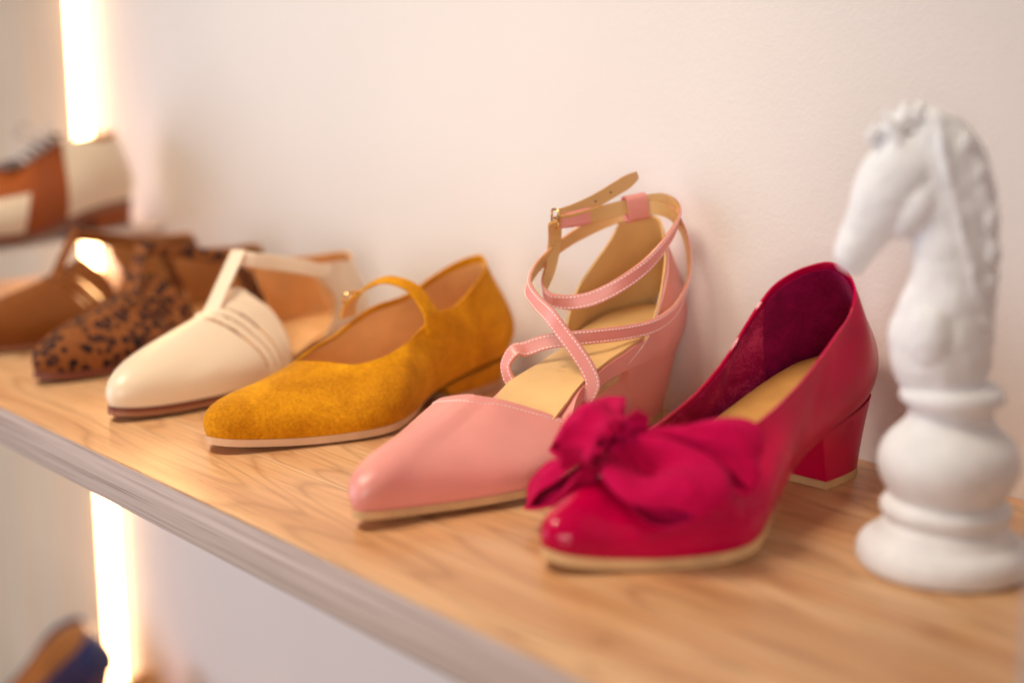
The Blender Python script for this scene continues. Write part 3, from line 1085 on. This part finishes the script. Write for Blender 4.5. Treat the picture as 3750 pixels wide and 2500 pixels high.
def t_strap(root, mat, lin, welt, sole, top=(.1595, -.004, .1120), flare=(1.5, 1.25, 1.05, 1, 1, 1, 1, 1)):
    TT = [(.1680, 0, .0830), (.1678, .004, .0822), (.1670, .010, .0785), (.1625, .018, .0720), (.1575, .0255, .0650),
          (.1535, .033, .0530), (.1525, .039, .0390), (.1545, .0425, .0200)]
    pr = lambda k: (.40, 1.9, .26, .40) if k <= 1 else ((.40, 1.7, .28, .38) if k <= 3 else (.35, 1.0, .33, .34))
    cols = [(k, TT[k], *pr(k)) for k in range(7, -1, -1)] + \
           [(-k, (TT[k][0], -TT[k][1] * .95, TT[k][2]), *pr(k)) for k in range(1, 8)]
    ns, nvv = 22, 130
    G = shell_grid(FT, cols, False, ns, nvv)
    fl = outward(G, False)
    # three curved cut-outs on either side of the middle bar, the bands between them slightly raised
    cc = (G[:-1, :-1] + G[1:, 1:]) / 2
    ab = np.abs(cc[..., 1])
    fpos = cc[..., 0] + .72 * ab - 3.0 * np.maximum(ab - .03, 0) ** 2
    skip = np.zeros(fpos.shape, bool)
    for f0 in (.1985, .2095, .2200):
        skip |= (np.abs(fpos - f0) < .00110) & (ab > .0050) & (cc[..., 2] > .0235)
    N = grid_normals(G, False) * (-1 if fl else 1)
    fg = G[..., 0] + .72 * np.abs(G[..., 1])
    ph = np.where((fg < .2200), np.abs(np.sin(np.pi * (fg - .1985) / .0105)) * .0020, 0) * np.clip((np.abs(G[..., 1]) - .003) / .006, 0, 1)
    G = G + N * ph[..., None]
    solid_grid('vamp', G, .0016, None, root, False, flipn=fl, skip=skip, mats=[mat, lin])
    qn = [(8.75, (.0965, .0372, .0350)), (9.0, (.0850, .0375, .0480)), (9.3, (.0835, .0375, .0600)), (9.6, (.0900, .0368, .0735)), (9.9, (.1000, .0345, .0825)),
          (10.15, (.1035, .0332, .0945)), (10.6, (.0870, .0325, .0950)), (11.0, (.0640, .0300, .0942)), (11.5, (.0420, .0250, .0925)),
          (12.0, (.0260, .0175, .0930)), (13.0, (.0180, .0085, .0945)), (14.0, (.0160, 0, .0952))]
    pq = lambda k: (.70, .40, .36, .34) if k >= 13 else ((.45, .30, .36, .34) if k >= 11 else (.2, .1, .33, .33))
    cols = [(k, T, *pq(k)) for k, T in qn] + [(-k, (T[0], -T[1], T[2]), *pq(k)) for k, T in qn[-2::-1]]
    G2 = shell_grid(FT, cols, False, 8, 22)
    fl2 = outward(G2, False)
    solid_grid('quarter', G2, .0018, None, root, False, flipn=fl2, mats=[mat, lin])
    sm = (mat, lin, mat)
    # bar of the T
    tx, ty, tz = top
    bar = [(.2250, -.0005, .0572), (.2120, -.0008, .0612), (.2000, -.0012, .0690)]
    for f in (.33, .6, .82, .95, 1.0):
        bar.append((.2000 + (tx - .2000) * f, -.0012 + (ty + .0012) * f, .0690 + (tz + .001 - .0690) * f))
    ribbon('t_bar', bar, [(0, -1, 0)] * len(bar), .0155, .0022, sm, root, 8, taper=flare)
    an = [(.0840, .0352, .0893), (.0980, .0348, .0900), (.1140, .0300, .0950), (.1330, .0185, .1000), (tx - .007, ty + .010, tz - .0075), (tx - .002, ty, tz - .0055)]
    full = an + [(p[0], -p[1] - .002, p[2]) for p in an[-2::-1]]
    P = np.array(full)
    T = np.gradient(P, axis=0)
    W = []
    for p, t in zip(P, T):
        r = unit(np.array([p[0] - .07, p[1], .012]))
        W.append(np.cross(r, t))
    ribbon('ankle_strap', full, W, .0128, .0022, sm, root, 9)
    slab('insole', FT, lin, root, .005, .001, -.0025, 0, 14)
    slab('welt', FT, welt, root, .0004, -.0026, .0010, 0, 14)
    slab('sole', FT, sole, root, -.0027, -.0062, .0014, 0, 14)
    heel_block(root, .082, -.001, .0305, -.0305, lambda x: np.interp(x, [0, .035, .065, .09], [.0258, .0258, .0246, .0220]),
               .076, .002, .0270, -.0270, .005, mat if mat is not MAT['leopard'] else sole, sole)


cream = shoe_root('cream leather T-strap flat with slits across its vamp', -1.1020, -.0448, 20)
t_strap(cream, MAT['cream'], MAT['tan_lining'], MAT['welt'], MAT['brown_sole'])
leo = shoe_root('leopard print T-strap flat between the cream and plain brown shoes', -1.2489, -.0530, 18.3)
t_strap(leo, MAT['leopard'], MAT['dark_lining'], MAT['welt'], MAT['welt'], (.1730, -.004, .1130), (2.6, 2.4, 2.0, 1.5, 1.2, 1.2, 1.5, 1.7))
leo.scale = (.935, .935, .935)
brn = shoe_root('plain chestnut brown leather T-strap flat at the left end of the row', -1.3800, -.0546, 13)
t_strap(brn, MAT['brown'], MAT['dark_lining'], MAT['welt'], MAT['brown_sole'], (.1680, -.004, .1130))
brn.scale = (.93, .93, .93)

# ------------------------------------------------------------------ rust and cream lace-up on a wall ledge
RZ = 0.079
rs = thing('wall_ledge', 'thin pale wall ledge under the rust and cream lace-up', 'ledge', (-1.60, 0, RZ))
t_ = R(22)
A_, B_ = np.array((math.sin(t_), -math.cos(t_))), np.array((math.cos(t_), math.sin(t_)))
cs = [np.array((.015, -.045)) + A_ * a + B_ * b for a, b in ((-.022, -.050), (.302, -.050), (.302, .046), (-.022, .046))]
loft('plate', [np.array([(c[0], c[1], z) for c in cs]) for z in (0.0, -.005)], MAT['riser'], rs)
for bx in (-.030, .018):
    box('bracket', bx, bx + .008, -.060, -.0006, -.024, -.0053, MAT['riser'], rs, .0006)

FO = Foot([(.300, 0, 0, .016), (.295, .012, -.012, .015), (.282, .024, -.024, .0135), (.260, .034, -.034, .012), (.230, .042, -.041, .012),
           (.200, .046, -.043, .012), (.165, .044, -.041, .0145), (.130, .039, -.037, .020), (.095, .036, -.034, .0265), (.060, .034, -.033, .0300),
           (.030, .029, -.029, .0310), (.008, .018, -.018, .031), (-.002, .007, -.007, .031), (-.004, 0, 0, .031)])
oxf = shoe_root('rust and cream lace-up shoe raised on the ledge at far left', -1.585, -.045, 22, RZ)
TO = [(.172, 0, .080), (.172, .006, .0795), (.170, .011, .079), (.165, .013, .080), (.155, .0135, .085), (.142, .014, .091), (.126, .0145, .098),
      (.108, .017, .103), (.090, .023, .1035), (.066, .0275, .100), (.040, .024, .101), (.022, .015, .105), (.014, .007, .108), (.012, 0, .109)]
po = lambda k: (.55, 1.9, .30, .40) if k <= 1 else ((.45, 1.5, .32, .38) if k <= 5 else ((.35, .7, .36, .34) if k <= 9 else (.6, .3, .36, .34)))


def ox_panel(name, k0, k1, mat, v0=0, v1=None, shift=0.0):
    cols = [(k, TO[k], *po(k)) for k in range(14)] + [(-k, (TO[k][0], -TO[k][1], TO[k][2]), *po(k)) for k in range(12, 0, -1)]
    G = shell_grid(FO, cols, True, 6, 24)
    fl = outward(G, True)
    n = G.shape[0]
    idx = np.arange(k0 * 6, k1 * 6 + 1)
    Gs = G[idx % n][:, v0:v1]
    return solid_grid(name, Gs, .0018, None, oxf, False, flipn=fl, shift=shift, mats=[mat, MAT['tan_lining']])


ox_panel('toe_cap', -5, 5, MAT['cream'], 0, 12, -.0006)
ox_panel('vamp', -5, 5, MAT['rust'], 10, 24)
ox_panel('quarter', 5, 7, MAT['rust'], 0, 24)
ox_panel('quarter', -7, -5, MAT['rust'], 0, 24)
ox_panel('counter', 7, 19, MAT['cream'], 0, 24, -.0007)
bp = [(.185, 0, .078), (.165, 0, .081), (.145, 0, .0895), (.125, 0, .0985), (.108, 0, .110)]
ribbon('tongue', bp, [(0, -1, 0)] * 5, .036, .003, (MAT['tongue'],) * 3, oxf, 6)
for i in range(5):
    x = .160 - i * .0115
    z = float(np.interp(x, [.11, .126, .142, .155, .165], [.1075, .1015, .0945, .0885, .0840]))
    tube('lace', [(x - .004, -.019, z - .004), (x, -.008, z + .001), (x + .001, .004, z + .002), (x + .004, .019, z - .004)], .0024, MAT['lace'], oxf, 5, 6)
tube('lace', [(.118, .0, .108), (.121, .016, .120), (.137, .026, .116), (.135, .018, .106), (.122, .002, .108)], .0024, MAT['lace'], oxf, 7, 6)
tube('lace', [(.118, .0, .108), (.123, -.014, .121), (.141, -.022, .116), (.137, -.014, .106), (.122, -.002, .108)], .0024, MAT['lace'], oxf, 7, 6)
slab('insole', FO, MAT['tan_lining'], oxf, .005, .001, -.0025, 0, 13)
slab('welt', FO, MAT['welt'], oxf, .0004, -.003, .002, 0, 13)
slab('sole', FO, MAT['brown_sole'], oxf, -.0031, -.0075, .0024, 0, 13)
heel_block(oxf, .080, -.004, .033, -.033, lambda x: np.interp(x, [0, .03, .06, .09], [.0234, .0234, .0222, .0185]), .076, -.002, .031, -.031, .005, MAT['rust'], MAT['brown_sole'])

# ------------------------------------------------------------------ shoes on the lower shelf
nav = shoe_root('navy blue heeled shoe with tan lining on the lower shelf', -1.712, -.035, 4, LZ)
pump(nav, MAT['blue'], MAT['tan_lining'], MAT['tan_lining'], MAT['brown_sole'])
tn = shoe_root('tan leather flat on the lower shelf, mostly below the picture', -1.565, -.030, 4, LZ)
mary_jane(tn, MAT['tan_lining'], MAT['tan_lining'], MAT['brown_sole'])


# ------------------------------------------------------------------ white horse-head chess piece
HC = (-.406, -.139)
hr = thing('chess_piece', 'white horse-head chess knight ornament on a turned pedestal', 'ornament', (*HC, 0), math.atan2(-.406, .658) * -1)
prof = [(0, .0008), (.0445, .0008), (.0462, .004), (.0460, .010), (.0435, .0145), (.0400, .0165), (.0370, .0185), (.0340, .0235), (.0320, .0262), (.0325, .0285),
        (.0345, .0310), (.0345, .0345), (.0318, .0372), (.0295, .0388), (.0315, .0425), (.0350, .0490), (.0370, .0565), (.0362, .0640), (.0330, .0705),
        (.0275, .0765), (.0232, .0812), (.0218, .0862), (.0228, .0895), (.0262, .0918), (.0272, .0945), (.0262, .0985), (.0235, .1005), (.0215, .1015), (0, .1015)]
P2 = crom(np.array(prof[1:-1]), 4)
P2 = np.vstack([[0.0001, .0008], P2, [0.0001, .1015]])
seg = 64
V = [(r * math.cos(2 * math.pi * j / seg), r * math.sin(2 * math.pi * j / seg), z) for r, z in P2 for j in range(seg)]
F = grid_faces(1, 1, False)
F = []
for i in range(len(P2) - 1):
    for j in range(seg):
        F.append([i * seg + j, i * seg + (j + 1) % seg, (i + 1) * seg + (j + 1) % seg, (i + 1) * seg + j])
link_mesh('pedestal', V, F, MAT['white'], hr, angle=60)


def ellipsoid_chain(name, sections, mat, parent, seg=26, cap=True, n=6):
    """sections: (cx, cz, dirx, dirz, half_len_in_profile, half_width_y). Rings perpendicular to the chain in the profile plane."""
    S = crom(np.array(sections, float), n)
    V, F = [], []
    m = len(S)
    for s in S:
        cx, cz, dx, dz, hp, hy = s
        d = unit(np.array([dx, dz]))
        for j in range(seg):
            a = 2 * math.pi * j / seg
            u, v = math.cos(a), math.sin(a)
            V.append((cx + d[0] * hp * u, hy * v, cz - d[1] * hp * u))
    for i in range(m - 1):
        for j in range(seg):
            F.append([i * seg + j, i * seg + (j + 1) % seg, (i + 1) * seg + (j + 1) % seg, (i + 1) * seg + j])
    F.append(list(range(seg))[::-1]); F.append([(m - 1) * seg + j for j in range(seg)])
    return V, F


def merge(parts):
    V, F = [], []
    for v, f in parts:
        o = len(V)
        V += list(v); F += [[o + k for k in q] for q in f]
    return V, F


# neck + chest as rings lying across the profile; head as a second chain; fused by remesh
neck = [(-.0060, .1000, 1, 0, .0215, .0215), (-.0070, .1100, 1, .05, .0255, .0240), (-.0075, .1250, 1, .1, .0272, .0235), (-.0055, .1400, 1, .12, .0250, .0205),
        (-.0030, .1560, 1, .05, .0222, .0165), (-.0030, .1720, 1, -.05, .0215, .0145), (-.0045, .1890, 1, -.2, .0222, .0140), (-.0090, .2060, 1, -.45, .0235, .0135),
        (-.0150, .2200, .9, -.75, .0230, .0125), (-.0210, .2300, .6, -1, .0170, .0105), (-.0260, .2350, .5, -1, .008, .006)]
head = [(-.0190, .2180, .45, 1, .0175, .0125), (-.0265, .2130, .62, .85, .0220, .0150), (-.0340, .2045, .74, .68, .0222, .0155), (-.0405, .1945, .82, .56, .0190, .0138),
        (-.0465, .1845, .85, .52, .0145, .0115), (-.0512, .1760, .86, .5, .0118, .0098), (-.0545, .1690, .86, .48, .0108, .0095), (-.0560, .1630, .9, .4, .0092, .0084),
        (-.0558, .1585, .95, .3, .0055, .0055)]
jaw = [(-.0200, .2060, 1, 0, .013, .0140), (-.0210, .1980, 1, 0, .0155, .0155), (-.0240, .1890, 1, 0, .0140, .0140), (-.0280, .1820, 1, 0, .0095, .010), (-.0320, .1775, 1, 0, .004, .005)]


def ball(c, r, sx=1, sy=1, sz=1, n=10):
    V, F = [], []
    for i in range(n + 1):
        t = math.pi * i / n
        for j in range(2 * n):
            a = math.pi * j / n
            V.append((c[0] + r * sx * math.sin(t) * math.cos(a), c[1] + r * sy * math.sin(t) * math.sin(a), c[2] + r * sz * math.cos(t)))
    for i in range(n):
        for j in range(2 * n):
            F.append([i * 2 * n + j, (i + 1) * 2 * n + j, (i + 1) * 2 * n + (j + 1) % (2 * n), i * 2 * n + (j + 1) % (2 * n)])
    return V, F


parts = [ellipsoid_chain('n', neck, None, None), ellipsoid_chain('h', head, None, None), ellipsoid_chain('j', jaw, None, None)]
for sy in (-1, 1):
    parts.append(ball((-.0405, sy * .0118, .2085), .0036, 1.2, .8, 1))               # eye ridge
    parts.append(ball((-.0560, sy * .0065, .1690), .0030, 1, .8, 1.3))                # nostril
    parts.append(ball((-.012, sy * .0170, .128), .0115, 1.1, .9, 1.5))                # shoulder
    ear = [(-.0330, .2240, 1, .3, .0060, .0040), (-.0350, .2310, 1, .3, .0058, .0036), (-.0380, .2380, 1, .4, .0044, .0028), (-.0415, .2450, 1, .4, .0010, .0010)]
    ev, ef = ellipsoid_chain('e', ear, None, None, 14)
    parts.append(([(a, b + sy * .0075, c) for a, b, c in ev], ef))
# forelock and mane: overlapping locks along the crest
crest = [(-.0440, .2330), (-.0330, .2400), (-.0225, .2440), (-.0130, .2405), (-.0050, .2330), (.0030, .2250), (.0080, .2150), (.0110, .2050), (.0145, .1960), (.0150, .1850), (.0155, .1740), (.0160, .1640), (.0165, .1540)]
cr = crom(np.array(crest), 2)
for i, (cx, cz) in enumerate(cr):
    k = (1 + .18 * math.sin(i * 2.3)) * (.62 if i < 7 else .88)
    for sy in (-1, 0, 1):
        parts.append(ball((cx - .002 + .0015 * math.sin(i * 1.7 + sy), sy * .0062, cz - (.0025 if sy else .0)), .0062 * k, .8, .85, 1.35, 8))
# locks falling on the side of the neck
for sy in (-1, 1):
    for i in range(9):
        z0 = .232 - i * .0095
        x0 = -.012 + i * .0026
        lock = [(x0, z0, .6, 1, .0040, .0030), (x0 + .001, z0 - .009, .8, .8, .0042, .0034), (x0 + .0045, z0 - .018, 1, .4, .0032, .0028), (x0 + .010, z0 - .023, 1, .2, .001, .001)]
        lv, lf = ellipsoid_chain('l', lock, None, None, 12, n=3)
        parts.append(([(a, b + sy * (.0118 + .0006 * math.sin(i * 2)), c) for a, b, c in lv], lf))
V, F = merge(parts)
hh = link_mesh('horse_head', V, F, MAT['white'], hr, angle=180)
rm = hh.modifiers.new('fuse', 'REMESH'); rm.mode = 'VOXEL'; rm.voxel_size = .0011; rm.use_smooth_shade = True
tx = bpy.data.textures.new('carving', 'CLOUDS'); tx.noise_scale = .011; tx.noise_depth = 3
dm = hh.modifiers.new('carve', 'DISPLACE'); dm.texture = tx; dm.strength = .0020; dm.mid_level = .5; dm.texture_coords = 'LOCAL'
sm_ = hh.modifiers.new('soften', 'SMOOTH'); sm_.factor = .5; sm_.iterations = 3
